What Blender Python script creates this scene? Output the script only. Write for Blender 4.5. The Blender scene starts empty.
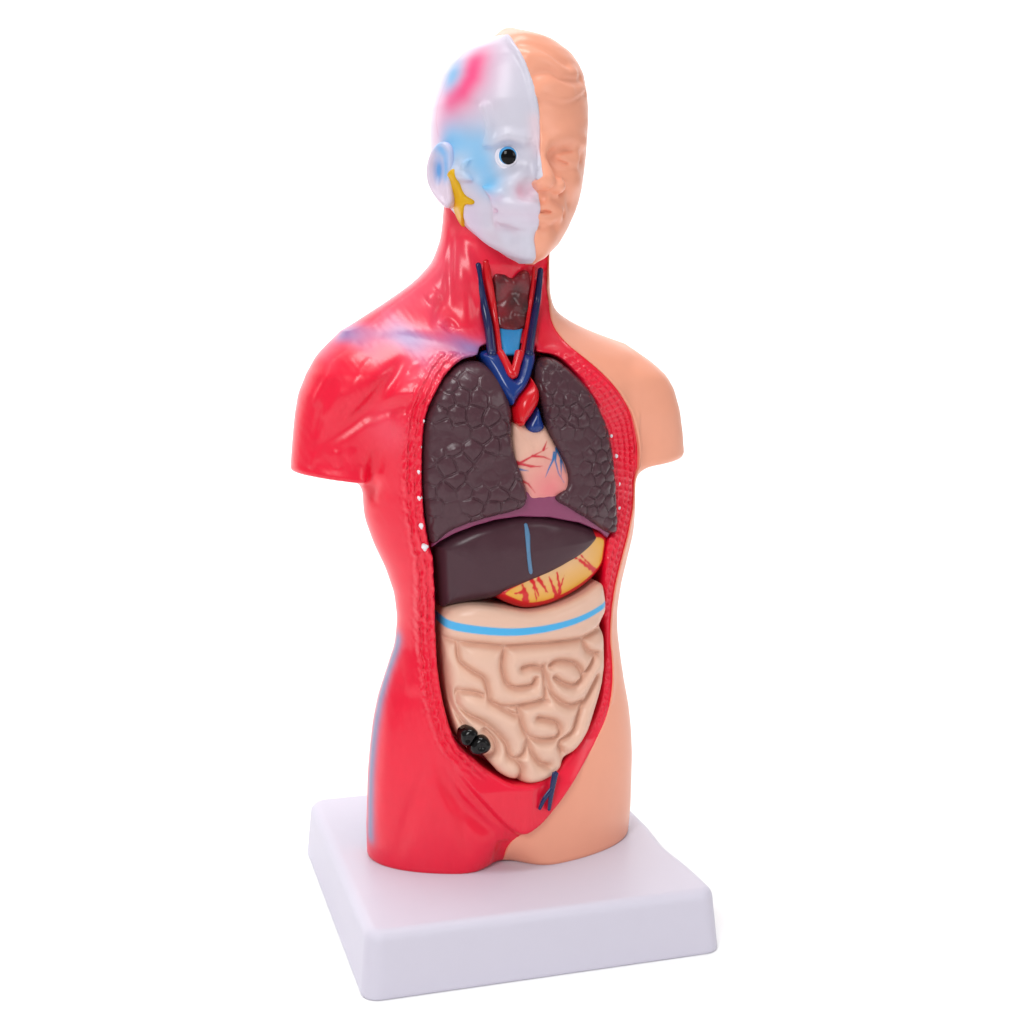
import bpy, math
import numpy as np

# ------------------------------------------------------------------ scene, units: build in mm, 1 mm = 0.001
MM = 0.001
S = bpy.context.scene
COL = S.collection
rng = np.random.default_rng(7)

# ------------------------------------------------------------------ camera (model faces -Y)
FPX, HOR, DIST, PHI = 1400.0, 290.0, 460.0, math.radians(18)
PITCH = math.atan((512 - HOR) / FPX)
s_, c_ = math.sin(PHI), math.cos(PHI)
FWD = np.array([s_ * math.cos(PITCH), c_ * math.cos(PITCH), -math.sin(PITCH)])
UP = np.array([s_ * math.sin(PITCH), c_ * math.sin(PITCH), math.cos(PITCH)])
RT = np.array([c_, -s_, 0.0])
CAM = np.array([-DIST * s_, -DIST * c_, 208.0]) + RT * (12 * DIST / FPX)

def rays(px):
    px = np.atleast_2d(np.asarray(px, float))
    return FWD + RT * ((px[:, :1] - 512) / FPX) + UP * ((512 - px[:, 1:2]) / FPX)

def row_z(row, depth=DIST):
    d = rays([[500, row]])[0]
    return CAM[2] + d[2] * depth / math.hypot(d[0], d[1])

def on_z(px, z):
    d = rays(px)
    return CAM + d * ((z - CAM[2]) / d[:, 2:3])

# ------------------------------------------------------------------ small field library
def smooth1(a, n):
    if n < 2: return a
    k = np.hanning(n + 2)[1:-1]; k /= k.sum()
    p = n // 2
    return np.convolve(np.pad(a, (p, n - 1 - p), mode='edge'), k, mode='valid')

def smin(a, b, k):
    h = np.clip(0.5 + 0.5 * (b - a) / k, 0, 1)
    return b + (a - b) * h - k * h * (1 - h)

def smax(a, b, k):
    return -smin(-a, -b, k)

def rint(a, b, r):                       # intersection of two solids with a rounded edge
    a = a + r; b = b + r
    return np.minimum(np.maximum(a, b), 0) + np.hypot(np.maximum(a, 0), np.maximum(b, 0)) - r

class Grid:
    def __init__(self, lo, hi, h):
        self.lo = np.array(lo, float); self.h = h
        self.n = np.ceil((np.array(hi, float) - self.lo) / h).astype(int) + 1
        ax = [(self.lo[i] + h * np.arange(self.n[i])).astype(np.float32) for i in range(3)]
        self.x, self.y, self.z = ax
        self.X, self.Y, self.Z = ax[0][:, None, None], ax[1][None, :, None], ax[2][None, None, :]
        self.X2, self.Z2 = ax[0][:, None], ax[2][None, :]       # front-view plane

    def sample(self, A, P):
        q = (P - self.lo) / self.h
        q = np.clip(q, 0, self.n - 1.001)
        i = q.astype(int); f = q - i
        r = 0
        for a in (0, 1):
            for b in (0, 1):
                for c in (0, 1):
                    w = (f[:, 0] if a else 1 - f[:, 0]) * (f[:, 1] if b else 1 - f[:, 1]) * (f[:, 2] if c else 1 - f[:, 2])
                    r = r + w * A[i[:, 0] + a, i[:, 1] + b, i[:, 2] + c]
        return r

    def grad(self, A, P):
        e = self.h * 0.8
        g = np.empty_like(P)
        for k in range(3):
            d = np.zeros(3); d[k] = e
            g[:, k] = self.sample(A, P + d) - self.sample(A, P - d)
        return g / (2 * e)

    def hit(self, A, px, t0=330, t1=620):
        d = rays(px); d /= np.linalg.norm(d, axis=1, keepdims=True)
        lo, hi = self.lo, self.lo + self.h * (self.n - 1)
        t = np.full(len(d), float(t0)); done = np.zeros(len(d), bool)
        best = np.full(len(d), 1e9); bt = t.copy()
        st = 0.5
        for _ in range(int((t1 - t0) / st)):
            p = CAM + d * t[:, None]
            ins = np.all((p > lo) & (p < hi), axis=1)
            v = np.where(ins, self.sample(A, p), 50.0)
            m = (~done) & (v < best); best[m] = v[m]; bt[m] = t[m]
            done |= v < 0
            t = np.where(done, t, t + st)
            if done.all(): break
        t = np.where(done, t, bt)
        for _ in range(6):                                   # refine
            p = CAM + d * t[:, None]
            v = self.sample(A, p)
            t = t + np.where(done, np.clip(v, -st, st) * 0.6, 0)
        return CAM + d * t[:, None]

def surface_nets(g, A):
    A = A.copy()
    for ax in range(3):
        sl = [slice(None)] * 3
        for e in (0, -1):
            sl[ax] = e
            A[tuple(sl)] = np.maximum(A[tuple(sl)], 0.01)
    s = A < 0
    cnt = np.zeros(tuple(np.array(s.shape) - 1), np.uint8)
    nx, ny, nz = cnt.shape
    for a in (0, 1):
        for b in (0, 1):
            for c in (0, 1):
                cnt += s[a:a + nx, b:b + ny, c:c + nz]
    ci = np.argwhere((cnt > 0) & (cnt < 8))
    idx = np.full(cnt.shape, -1, np.int32)
    idx[ci[:, 0], ci[:, 1], ci[:, 2]] = np.arange(len(ci), dtype=np.int32)
    del cnt
    pos = np.zeros((len(ci), 3)); n = np.zeros(len(ci))
    corners = [(a, b, c) for a in (0, 1) for b in (0, 1) for c in (0, 1)]
    V = {k: A[ci[:, 0] + k[0], ci[:, 1] + k[1], ci[:, 2] + k[2]] for k in corners}
    for k in corners:
        for ax in range(3):
            if k[ax] == 0:
                k2 = list(k); k2[ax] = 1; k2 = tuple(k2)
                m = (V[k] < 0) != (V[k2] < 0)
                t = V[k][m] / (V[k][m] - V[k2][m])
                p = np.tile(np.array(k, float), (m.sum(), 1)); p[:, ax] = t
                pos[m] += p; n[m] += 1
    pos = (ci + pos / n[:, None]) * g.h + g.lo
    quads = []
    for ax in range(3):
        o = [a for a in range(3) if a != ax]
        a0 = [slice(None)] * 3; a1 = [slice(None)] * 3
        a0[ax] = slice(0, -1); a1[ax] = slice(1, None)
        d = s[tuple(a0)] != s[tuple(a1)]
        e = np.argwhere(d)
        e = e[(e[:, o[0]] > 0) & (e[:, o[1]] > 0) & (e[:, o[0]] < s.shape[o[0]] - 1) & (e[:, o[1]] < s.shape[o[1]] - 1)]
        sg = s[e[:, 0], e[:, 1], e[:, 2]]
        def cell(d0, d1):
            q = e.copy(); q[:, o[0]] -= d0; q[:, o[1]] -= d1
            return idx[q[:, 0], q[:, 1], q[:, 2]]
        q = np.stack([cell(1, 1), cell(0, 1), cell(0, 0), cell(1, 0)], 1)
        flip = sg if ax != 1 else ~sg
        q[~flip] = q[~flip][:, ::-1]
        quads.append(q)
    q = np.concatenate(quads)
    return pos, q

def make_mesh(name, g, A, mat, parent=None, paint=None, color=None):
    pos, q = surface_nets(g, A)
    for _ in range(2):
        v = g.sample(A, pos); gr = g.grad(A, pos)
        st = v / np.maximum((gr ** 2).sum(1), 0.05)
        pos -= gr * np.clip(st, -0.4 * g.h, 0.4 * g.h)[:, None]
    nrm = g.grad(A, pos)
    nrm /= np.maximum(np.linalg.norm(nrm, axis=1, keepdims=True), 1e-6)
    return link_mesh(name, pos, q, mat, parent, nrm, paint(pos) if paint else None)

def link_mesh(name, pos, faces, mat, parent=None, nrm=None, cols=None):
    me = bpy.data.meshes.new(name)
    if isinstance(faces, np.ndarray):
        me.vertices.add(len(pos)); me.vertices.foreach_set('co', (pos * MM).astype(np.float32).ravel())
        k = faces.shape[1]
        me.loops.add(faces.size); me.loops.foreach_set('vertex_index', faces.astype(np.int32).ravel())
        me.polygons.add(len(faces)); me.polygons.foreach_set('loop_start', np.arange(0, faces.size, k, dtype=np.int32))
        me.update(calc_edges=True); me.validate()
    else:
        me.from_pydata((np.asarray(pos) * MM).tolist(), [], faces)
    me.polygons.foreach_set('use_smooth', np.ones(len(me.polygons), bool))
    if cols is not None:
        at = me.color_attributes.new('pigment', 'FLOAT_COLOR', 'POINT')
        c4 = np.ones((len(pos), 4), np.float32); c4[:, :3] = cols
        at.data.foreach_set('color', c4.ravel())
    if nrm is not None:
        me.normals_split_custom_set_from_vertices(nrm.tolist())
    me.materials.append(mat)
    o = bpy.data.objects.new(name, me); COL.objects.link(o)
    if parent: o.parent = parent
    return o

# 2D helpers
def catmull(P, n=8, closed=True):
    P = np.asarray(P, float); m = len(P); out = []
    for i in range(m if closed else m - 1):
        if closed: p0, p1, p2, p3 = P[i - 1], P[i], P[(i + 1) % m], P[(i + 2) % m]
        else: p0, p1, p2, p3 = P[max(i - 1, 0)], P[i], P[i + 1], P[min(i + 2, m - 1)]
        for t in np.arange(n) / n:
            out.append(0.5 * ((2 * p1) + (-p0 + p2) * t + (2 * p0 - 5 * p1 + 4 * p2 - p3) * t * t + (-p0 + 3 * p1 - 3 * p2 + p3) * t ** 3))
    if not closed: out.append(P[-1])
    return np.array(out)

def d_line(X, Z, P, closed=False):       # distance to polyline, 2D arrays; also returns parameter 0..1
    P = np.asarray(P, float)
    if closed: P = np.vstack([P, P[:1]])
    best = np.full(np.broadcast(X, Z).shape, 1e9, np.float32); par = np.zeros_like(best)
    m = len(P) - 1
    for i in range(m):
        ax, az = P[i]; bx, bz = P[i + 1] - P[i]
        l = bx * bx + bz * bz + 1e-12
        t = np.clip(((X - ax) * bx + (Z - az) * bz) / l, 0, 1)
        d = (X - ax - t * bx) ** 2 + (Z - az - t * bz) ** 2
        k = d < best
        best = np.where(k, d, best); par = np.where(k, (i + t) / m, par)
    return np.sqrt(best), par

def d_poly(X, Z, P):                     # signed, negative inside
    d, _ = d_line(X, Z, P, True)
    ins = np.zeros(d.shape, bool)
    m = len(P)
    for i in range(m):
        x0, z0 = P[i]; x1, z1 = P[(i + 1) % m]
        if z0 == z1: continue
        c = ((z0 > Z) != (z1 > Z)) & (X < (x1 - x0) * (Z - z0) / (z1 - z0) + x0)
        ins ^= c
    return np.where(ins, -d, d).astype(np.float32)

def d_pts(P, L):                         # distance of points to a 3D polyline
    L = np.asarray(L, float)
    if len(L) == 1: return np.linalg.norm(P - L[0], axis=1)
    best = np.full(len(P), 1e9)
    for a, b in zip(L[:-1], L[1:]):
        ab = b - a; t = np.clip(((P - a) @ ab) / (ab @ ab + 1e-12), 0, 1)
        best = np.minimum(best, ((P - a - t[:, None] * ab) ** 2).sum(1))
    return np.sqrt(best)

# loft: rows of the body, each an ellipse whose edges reach the measured outline; (row, left, right, front, back, cy)
def loft_table(T, z, cx=0.0, sm=1):
    T = np.asarray(sorted(T, key=lambda r: -r[0]), float)
    zz, out = [], []
    for row, L, R, bF, bB, cy in T:
        zc = row_z(row); zz.append(zc)
        c = np.array([cx, cy]); a = []
        for px, b, sg in ((L, bB, -1), (R, bF, 1)):
            d = rays([[px, row]])[0][:2]; d /= np.linalg.norm(d)
            n = np.array([d[1], -d[0]]) * sg
            h = n @ (CAM[:2] - c)
            a.append(math.sqrt(max(h * h - (b * n[1]) ** 2, 1.0)) / abs(n[0]) if h > 0 else 1.0)
        out.append([a[0], a[1], bF, bB, cy])
    out = np.array(out)
    cols = [smooth1(np.interp(z, zz, out[:, k]), sm) for k in range(5)]
    return cols, zz[0], zz[-1]

def loft(g, T, cx=0.0, sm=9, cap=True, p=2.0):
    (aL, aR, bF, bB, cy), z0, z1 = loft_table(T, g.z, cx, sm)
    f32 = lambda v: v.astype(np.float32)[None, None, :]
    x = g.X - np.float32(cx); y = g.Y - f32(cy)
    a = np.where(x < 0, f32(aL), f32(aR)); b = np.where(y < 0, f32(bF), f32(bB))
    u = np.abs(x) / a; v = np.abs(y) / b
    if p == 2.0:
        k0 = np.sqrt(u * u + v * v)
        k1 = np.sqrt((u / a) ** 2 + (v / b) ** 2)
        d = np.where(k0 > 1e-4, k0 * (k0 - 1) / np.maximum(k1, 1e-6), -np.minimum(a, b))
    else:
        k0 = (u ** p + v ** p) ** (1 / p)
        k1 = np.sqrt((u ** (p - 1) / a) ** 2 + (v ** (p - 1) / b) ** 2) / np.maximum(k0, 1e-4) ** (p - 1)
        d = (k0 - 1) / np.maximum(k1, 1e-4)
    if cap:
        d = np.maximum(d, np.maximum(np.float32(z0) - g.Z, g.Z - np.float32(z1)))
    return d.astype(np.float32)

# ------------------------------------------------------------------ materials
def srgb(r, g, b):
    c = np.array([r, g, b], float) / 255
    return np.where(c <= 0.04045, c / 12.92, ((c + 0.055) / 1.055) ** 2.4)

def material(name, col=None, rough=0.35, spec=0.5, bump=0.0, bscale=60, coat=0.0, var=0.0, sss=0.0):
    m = bpy.data.materials.new(name); m.use_nodes = True
    nt = m.node_tree; b = nt.nodes['Principled BSDF']
    b.inputs['Roughness'].default_value = rough
    b.inputs['Specular IOR Level'].default_value = spec
    b.inputs['Coat Weight'].default_value = coat; b.inputs['Coat Roughness'].default_value = 0.12
    tc = nt.nodes.new('ShaderNodeTexCoord')
    if col is None:
        at = nt.nodes.new('ShaderNodeAttribute'); at.attribute_name = 'pigment'; src = at.outputs['Color']
    else:
        rg = nt.nodes.new('ShaderNodeRGB'); rg.outputs[0].default_value = (*col, 1); src = rg.outputs[0]
    if var:
        n = nt.nodes.new('ShaderNodeTexNoise'); n.inputs['Scale'].default_value = 220; n.inputs['Detail'].default_value = 5
        nt.links.new(tc.outputs['Object'], n.inputs['Vector'])
        mr = nt.nodes.new('ShaderNodeMapRange'); mr.inputs['To Min'].default_value = 1 - var; mr.inputs['To Max'].default_value = 1 + var
        nt.links.new(n.outputs['Fac'], mr.inputs['Value'])
        mx = nt.nodes.new('ShaderNodeMix'); mx.data_type = 'RGBA'; mx.blend_type = 'MULTIPLY'; mx.inputs['Factor'].default_value = 1
        nt.links.new(src, mx.inputs['A']); nt.links.new(mr.outputs['Result'], mx.inputs['B']); src = mx.outputs['Result']
    nt.links.new(src, b.inputs['Base Color'])
    if sss:
        b.inputs['Subsurface Weight'].default_value = sss
        b.inputs['Subsurface Scale'].default_value = 0.003
    if bump:
        n = nt.nodes.new('ShaderNodeTexNoise'); n.inputs['Scale'].default_value = bscale * 10; n.inputs['Detail'].default_value = 4
        nt.links.new(tc.outputs['Object'], n.inputs['Vector'])
        bp = nt.nodes.new('ShaderNodeBump'); bp.inputs['Strength'].default_value = bump; bp.inputs['Distance'].default_value = 0.0004
        nt.links.new(n.outputs['Fac'], bp.inputs['Height']); nt.links.new(bp.outputs['Normal'], b.inputs['Normal'])
    return m

def empty(name, loc=(0, 0, 0)):
    o = bpy.data.objects.new(name, None); COL.objects.link(o)
    o.location = np.array(loc) * MM
    o.empty_display_size = 0.02
    return o

def tag(o, label=None, cat=None, group=None, kind=None):
    if label: o['label'] = label
    if cat: o['category'] = cat
    if group: o['group'] = group
    if kind: o['kind'] = kind

M_MUSCLE = material('red muscle plastic', rough=0.31, spec=0.5, var=0.05, bump=0.06, bscale=70, coat=0.12)
M_SKIN = material('flesh pvc', rough=0.36, var=0.02)
M_SKULL = material('white skull plastic', rough=0.33, spec=0.4, var=0.02)

# ------------------------------------------------------------------ body fields
H = 0.5
ZB = 20.5                                  # top of the stand
# @BODY
TR = [(190, 447, 545, 12, 15, 2), (205, 443.5, 546, 12.5, 16, 3), (222, 442.5, 548, 13, 17, 4.5), (240, 440, 549, 13, 17, 6), (262, 432, 549, 13.5, 18, 6), (280, 416, 550, 14, 19, 6), (292, 400, 550, 14, 19, 7),
      (305, 381, 553, 14, 19, 7), (312, 370, 556, 14.5, 19, 7), (322, 354, 570, 15, 19, 6), (331, 341, 588, 16, 19, 5),
      (338, 331, 605.5, 18, 20, 4), (346, 323, 623, 20, 21, 3), (356, 316, 641, 22, 22, 2), (370, 318, 648, 24, 23, 1), (385, 327, 645, 26, 24, 0), (400, 340, 641, 27, 24, 0),
      (440, 352, 638, 28, 24, 0), (480, 362, 636, 28, 23, 0), (500, 363, 635, 27.5, 22, 0), (512, 364.5, 635.5, 27, 21.5, 0), (537, 373.5, 633.5, 26, 20.5, 0), (562, 385.5, 627.5, 25, 19.5, 0), (587, 394, 621.5, 24.5, 19, 0),
      (612, 397, 617.5, 24, 19, 0), (637, 394.5, 617.5, 24, 20, 0), (662, 386, 620.5, 24, 21.5, 0), (687, 377.5, 624, 24.5, 23, 0), (712, 372.5, 628.5, 25, 24.5, 0), (737, 369.5, 631, 25.5, 25.5, 0), (762, 367.5, 632, 26, 26, 0),
      (812, 366, 630.5, 26.5, 25.5, 0), (850, 367, 627, 27, 25, 0), (900, 366.5, 627, 27.5, 25, 0)]
LA = [(338, 362, 370, 2, 2, 5), (342, 347, 388, 6, 6, 5), (347, 334, 408, 10, 11, 4), (356, 320, 422, 14, 15, 4), (370, 306.5, 428, 17, 17.5, 3), (390, 298, 424, 17.5, 18, 3), (410, 294.5, 412, 17, 18, 3),
      (430, 292.5, 396, 16.5, 17.5, 3), (455, 290.5, 378, 16, 17, 3), (475, 289.5, 364, 18, 16, 3), (505, 289, 358, 18, 16, 3)]
RA = [(350, 604, 612, 2, 2, 5), (354, 595, 626, 6, 6, 5), (359, 587, 640, 9, 10, 4), (364, 582, 649, 12, 13, 4), (370, 581, 658, 15, 16, 4), (378, 584, 666.5, 16.5, 17, 3), (392, 590, 674, 17, 18, 3), (415, 600, 680, 17, 18, 3),
      (440, 612, 683, 16, 17, 3), (460, 620, 684, 15.5, 16.5, 3), (490, 626, 684, 15, 16, 3)]
HD = [(30, 503, 512, 3, 3, 0), (32, 498, 523, 6, 6, 0), (35, 494, 533, 10, 10, 0), (41, 483, 547, 17, 17, 0), (45, 474, 555, 20, 20, 0), (56, 454.5, 571, 23, 24, 0), (66, 446, 578, 25, 26, 0), (76.6, 440.5, 583, 26, 28, 0),
      (96, 435, 586.5, 27.3, 29, 0), (110, 431.5, 587.5, 28, 29.5, 0), (126, 430, 587.5, 28, 29, 0), (140, 430, 586.5, 28, 28.5, 0), (155, 430, 585.5, 27.5, 28, 0),
      (171, 432, 583.7, 27.5, 25, 0), (190, 438, 581, 27, 20, -1), (205, 446, 577.5, 26, 16.5, -1.5), (214, 453, 574.5, 25, 15, -3), (231, 468, 567, 21, 12, -7),
      (246, 487, 558, 16, 10, -11), (254, 500, 550, 12, 8, -14), (259, 507, 545, 9, 6, -16), (262.5, 514, 540, 7, 4, -17), (264.5, 521, 533, 4, 3, -17)]
def sub(g, lo, hi):
    a = np.maximum(((np.array(lo) - g.lo) / g.h).astype(int), 0); b = np.minimum(((np.array(hi) - g.lo) / g.h).astype(int) + 2, g.n)
    return tuple(slice(int(i), int(max(j, i + 1))) for i, j in zip(a, b))

def relief(g, A, L, amp, w, taper=0.0):
    """raise (amp>0) or sink a soft line or spot along the 3D polyline L"""
    L = np.atleast_2d(L); r = 2.6 * w
    sl = sub(g, L.min(0) - r, L.max(0) + r)
    x, y, z = g.x[sl[0]][:, None, None], g.y[sl[1]][None, :, None], g.z[sl[2]][None, None, :]
    best = np.full(A[sl].shape, 1e9, np.float32); par = np.zeros_like(best)
    segs = list(zip(L[:-1], L[1:])) if len(L) > 1 else [(L[0], L[0] + 1e-3)]
    for n, (a, b) in enumerate(segs):
        a = a.astype(np.float32); ab = (b - a).astype(np.float32); l = float(ab @ ab) + 1e-9
        t = np.clip(((x - a[0]) * ab[0] + (y - a[1]) * ab[1] + (z - a[2]) * ab[2]) / l, 0, 1)
        d = (x - a[0] - t * ab[0]) ** 2 + (y - a[1] - t * ab[1]) ** 2 + (z - a[2] - t * ab[2]) ** 2
        if taper:
            k = d < best; par = np.where(k, (n + t) / len(segs), par)
        np.minimum(best, d, out=best)
    e = np.float32(amp) * np.exp(-best / np.float32(w * w))
    if taper:
        q = np.clip(np.minimum(par, 1 - par) / taper, 0, 1); e *= q * q * (3 - 2 * q)
    A[sl] -= e

def ball(g, c, r):
    r = np.broadcast_to(np.asarray(r, float), 3)
    x, y, z = (g.X - c[0]) / r[0], (g.Y - c[1]) / r[1], (g.Z - c[2]) / r[2]
    return ((np.sqrt(x * x + y * y + z * z) - 1) * r.min()).astype(np.float32)

def front_map(g, A):
    """front surface y of a field, seen along +Y"""
    ins = A < 0
    j = ins.argmax(1); has = ins.any(1)
    j = np.maximum(j, 1)
    ii, kk = np.meshgrid(np.arange(A.shape[0]), np.arange(A.shape[2]), indexing='ij')
    v1 = A[ii, j, kk]; v0 = A[ii, j - 1, kk]
    y = g.y[j] - g.h * (v1 / np.minimum(v1 - v0, -1e-6))
    y = np.where(has, y, 8.0)
    return np.minimum(y, 8.0).astype(np.float32)

def bil(g, M, x, z):
    X, Z = np.broadcast_arrays(x, z)
    u = np.clip((X - g.lo[0]) / g.h, 0, g.n[0] - 1.001); v = np.clip((Z - g.lo[2]) / g.h, 0, g.n[2] - 1.001)
    i, k = u.astype(int), v.astype(int); a, b = u - i, v - k
    return ((M[i, k] * (1 - a) + M[i + 1, k] * a) * (1 - b) + (M[i, k + 1] * (1 - a) + M[i + 1, k + 1] * a) * b).astype(np.float32)

def noise2(X, Z, s, seed=0):
    r = np.random.default_rng(seed); out = 0
    for k in range(6):
        a = r.uniform(0, 6.28); f = r.uniform(0.6, 1.6) / s; p = r.uniform(0, 6.28)
        out = out + np.sin((X * math.cos(a) + Z * math.sin(a)) * 6.28 * f + p + 1.3 * np.sin((X * math.sin(a) - Z * math.cos(a)) * 3.1 * f))
    return out / 6

def cells2(X, Z, size, seed=0, jit=0.35):
    """distance to the nearest cell wall of a jittered honeycomb"""
    r = np.random.default_rng(seed)
    x0, x1, z0, z1 = X.min() - size, X.max() + size, Z.min() - size, Z.max() + size
    pts = []; row = 0; z = z0
    while z < z1:
        x = x0 + (size / 2 if row % 2 else 0)
        while x < x1:
            pts.append((x + r.uniform(-jit, jit) * size, z + r.uniform(-jit, jit) * size)); x += size
        z += size * 0.87; row += 1
    f1 = np.full(np.broadcast(X, Z).shape, 1e9, np.float32); f2 = f1.copy()
    for px, pz in pts:
        d = np.sqrt((X - px) ** 2 + (Z - pz) ** 2)
        f2 = np.where(d < f1, f1, np.minimum(f2, d)); f1 = np.minimum(f1, d)
    return (f2 - f1) * 0.5, f1

# ------------------------------------------------------------------ torso
gb = Grid((-72, -42, ZB - 2.5), (66, 34, row_z(200)), H)
def torso_field(g):
    t = loft(g, TR, 0, 13)
    la = loft(g, LA, -48, 9, False); la = np.maximum(la, g.Z - np.float32(row_z(337)))
    ra = loft(g, RA, 44, 9, False); ra = np.maximum(ra, g.Z - np.float32(row_z(349)))
    cut = np.float32(row_z(470))
    la = rint(la, cut - g.Z - 0.14 * (g.X + 55), 1.4)
    ra = rint(ra, cut - g.Z + 0.09 * (g.X - 46), 2.2)
    t = smin(t, la, 6); t = smin(t, ra, 6)
    # the groin: a notch between the thighs that opens downwards
    w = np.clip((np.float32(ZB + 17) - g.Z) / 17, 0, 1)
    notch = np.sqrt(((g.X + 5) * .8) ** 2 + ((g.Y + 31) * 0.5) ** 2)
    t = smax(t, 9.5 * w - 3 - notch, 8)
    return rint(t, ZB - 1.1 - g.Z, 2.4).astype(np.float32)
T0 = torso_field(gb)
FM = front_map(gb, T0)
def on_body(px, off=0.0): return gb.hit(T0 + np.float32(off), px)
def flat(px, off=0.0): return on_body(px, off)[:, [0, 2]]

CAV = [(478, 355), (463, 360), (449, 372), (437, 391), (427, 415), (423.5, 445), (423, 480), (425, 515), (430, 545), (434, 560), (436, 600), (437, 640),
       (440, 680), (447, 715), (457, 742), (475, 760), (490, 772), (512, 783), (535, 783), (556, 772), (575, 752), (592, 728), (603, 700), (607, 665),
       (607, 630), (606, 590), (611, 545), (617, 530), (617, 490), (613, 450), (605, 420), (592, 392), (573, 368), (558, 356), (540, 352), (534, 345), (486, 345)]
EDGE = [(549, 240), (548, 262), (547, 285), (549, 303), (551.5, 320), (558, 333), (568.5, 345), (582, 356), (596, 367.5), (610, 381), (621, 395), (630, 411), (634.5, 427), (638, 448), (637, 470),
        (633.5, 500), (629, 530), (622, 558), (615.5, 585), (611.5, 612), (610.5, 640), (612.5, 665), (612, 690), (607, 715), (597, 738), (583, 763), (567, 788),
        (553, 808), (543, 819), (532, 827.5), (521, 834), (513.5, 840), (508.5, 847), (506, 853)]
THROAT = [(474, 262), (550, 266), (544, 300), (537, 345), (535, 358), (482, 358), (480, 340), (476, 300)]
cav = catmull(flat(CAV), 4); edge = catmull(flat(EDGE), 4, False); thr = flat(THROAT)
dcav = d_poly(gb.X2, gb.Z2, cav)
dthr = d_poly(gb.X2, gb.Z2, thr)
dedge, pedge = d_line(gb.X2, gb.Z2, edge)
o = np.argsort(edge[:, 1]); xb = np.interp(gb.z, edge[o, 1], edge[o, 0]).astype(np.float32)
xin = xb[None, :] - gb.X2                                    # >0 on the muscle side
front = (gb.Y < 2)

def cut_cavity(A):
    fl = (FM + 21)[:, None, :] - gb.Y                        # floor of the cavity
    hole = np.maximum(dcav[:, None, :], -fl)
    hole = np.maximum(dcav[:, None, :], gb.Y - (FM + 19)[:, None, :])
    return smax(A, -hole, 1.6)

Tm = T0.copy()
# relief of the muscle side, traced along the muscle edges
for px, amp, w in [
    ([(407, 347), (398, 370), (386, 387), (365, 412), (340, 432), (312, 450)], -1.3, 2.2), ([(395, 345), (372, 375), (345, 402), (318, 425)], 0.9, 4.5),
    ([(430, 398), (401, 406), (380, 412), (366, 425)], -0.7, 2.0), ([(440, 372), (415, 392), (385, 402)], 0.8, 4.0), ([(415, 425), (390, 425)], 0.8, 5),
    ([(380, 440), (375, 462), (371, 482), (374, 510)], -.9, 2.6), 
    ([(453, 226), (450, 255), (449, 285), (450, 318)], -1.1, 1.3), ([(462, 236), (470, 262), (478, 290), (481, 320)], 0.9, 1.6), ([(456, 240), (462, 275), (466, 310), (468, 330)], 1.2, 2.4),
    ([(448, 290), (440, 312), (434, 330)], -0.6, 1.6), ([(425, 300), (440, 292)], 0.7, 2.5), ([(380, 334), (410, 338), (440, 342), (470, 345)], 0.6, 3.4), ([(444, 330), (456, 322)], -0.9, 2.2),
    ([(441, 752), (456, 785), (471, 801), (495, 823), (520, 833), (544, 826)], .5, 1.6), ([(440, 764), (452, 792), (474, 818), (498, 836)], -1.2, 2.4),
    ([(432, 748), (450, 790), (462, 822), (470, 868)], -0.7, 2.0), ([(432, 750), (418, 790), (404, 830), (394, 868)], -0.6, 2.4), ([(400, 690), (390, 740), (384, 800), (382, 860)], 0.5, 4.0),
    ([(412, 650), (416, 700)], 0.5, 4), ([(505, 838), (498, 862)], -0.8, 2.2),
    ([(331, 372), (320, 392), (313, 408)], 0.35, 1.3), ([(345, 385), (333, 405), (324, 420)], 0.35, 1.2), ([(322, 400), (316, 425), (314, 440)], -0.35, 1.2), ([(355, 392), (345, 410), (334, 426)], -0.35, 1.2),
    ([(362, 372), (352, 390)], 0.3, 1.2), ([(372, 356), (358, 378)], 0.3, 1.2), ([(336, 448), (338, 470)], 0.4, 1.5), ([(352, 446), (352, 474)], 0.4, 1.5), ([(316, 452), (310, 470)], 0.35, 1.4),
    ([(428, 376), (405, 386)], 0.3, 1.0), ([(436, 384), (412, 398)], 0.25, 1.0), ([(421, 362), (402, 374)], 0.3, 1.0)]:
    relief(gb, Tm, on_body(catmull(px, 4, False)), amp * (1.8 if amp < 0 else 1.35), w, 0.4)
LOBE = [(432, 722), (440, 742), (452, 765), (470, 789), (490, 811), (505, 826), (521, 834), (538, 826), (556, 806), (572, 783), (590, 752), (602, 720), (560, 690), (500, 690), (450, 700)]
dl = d_poly(gb.X2, gb.Z2, catmull(flat(LOBE), 5))
lq = np.clip(-dl / 1.5 + .25, 0, 1); lq = lq * lq * (3 - 2 * lq) * np.clip((row_z(728) - gb.Z2) / 12, 0, 1)
Tm -= (2.5 * lq).astype(np.float32)[:, None, :] * front
# throat hollow
Tm += (2.3 * (lambda q: q * q * (3 - 2 * q))(np.clip(-dthr / 6.0, 0, 1)))[:, None, :] * front
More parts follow.
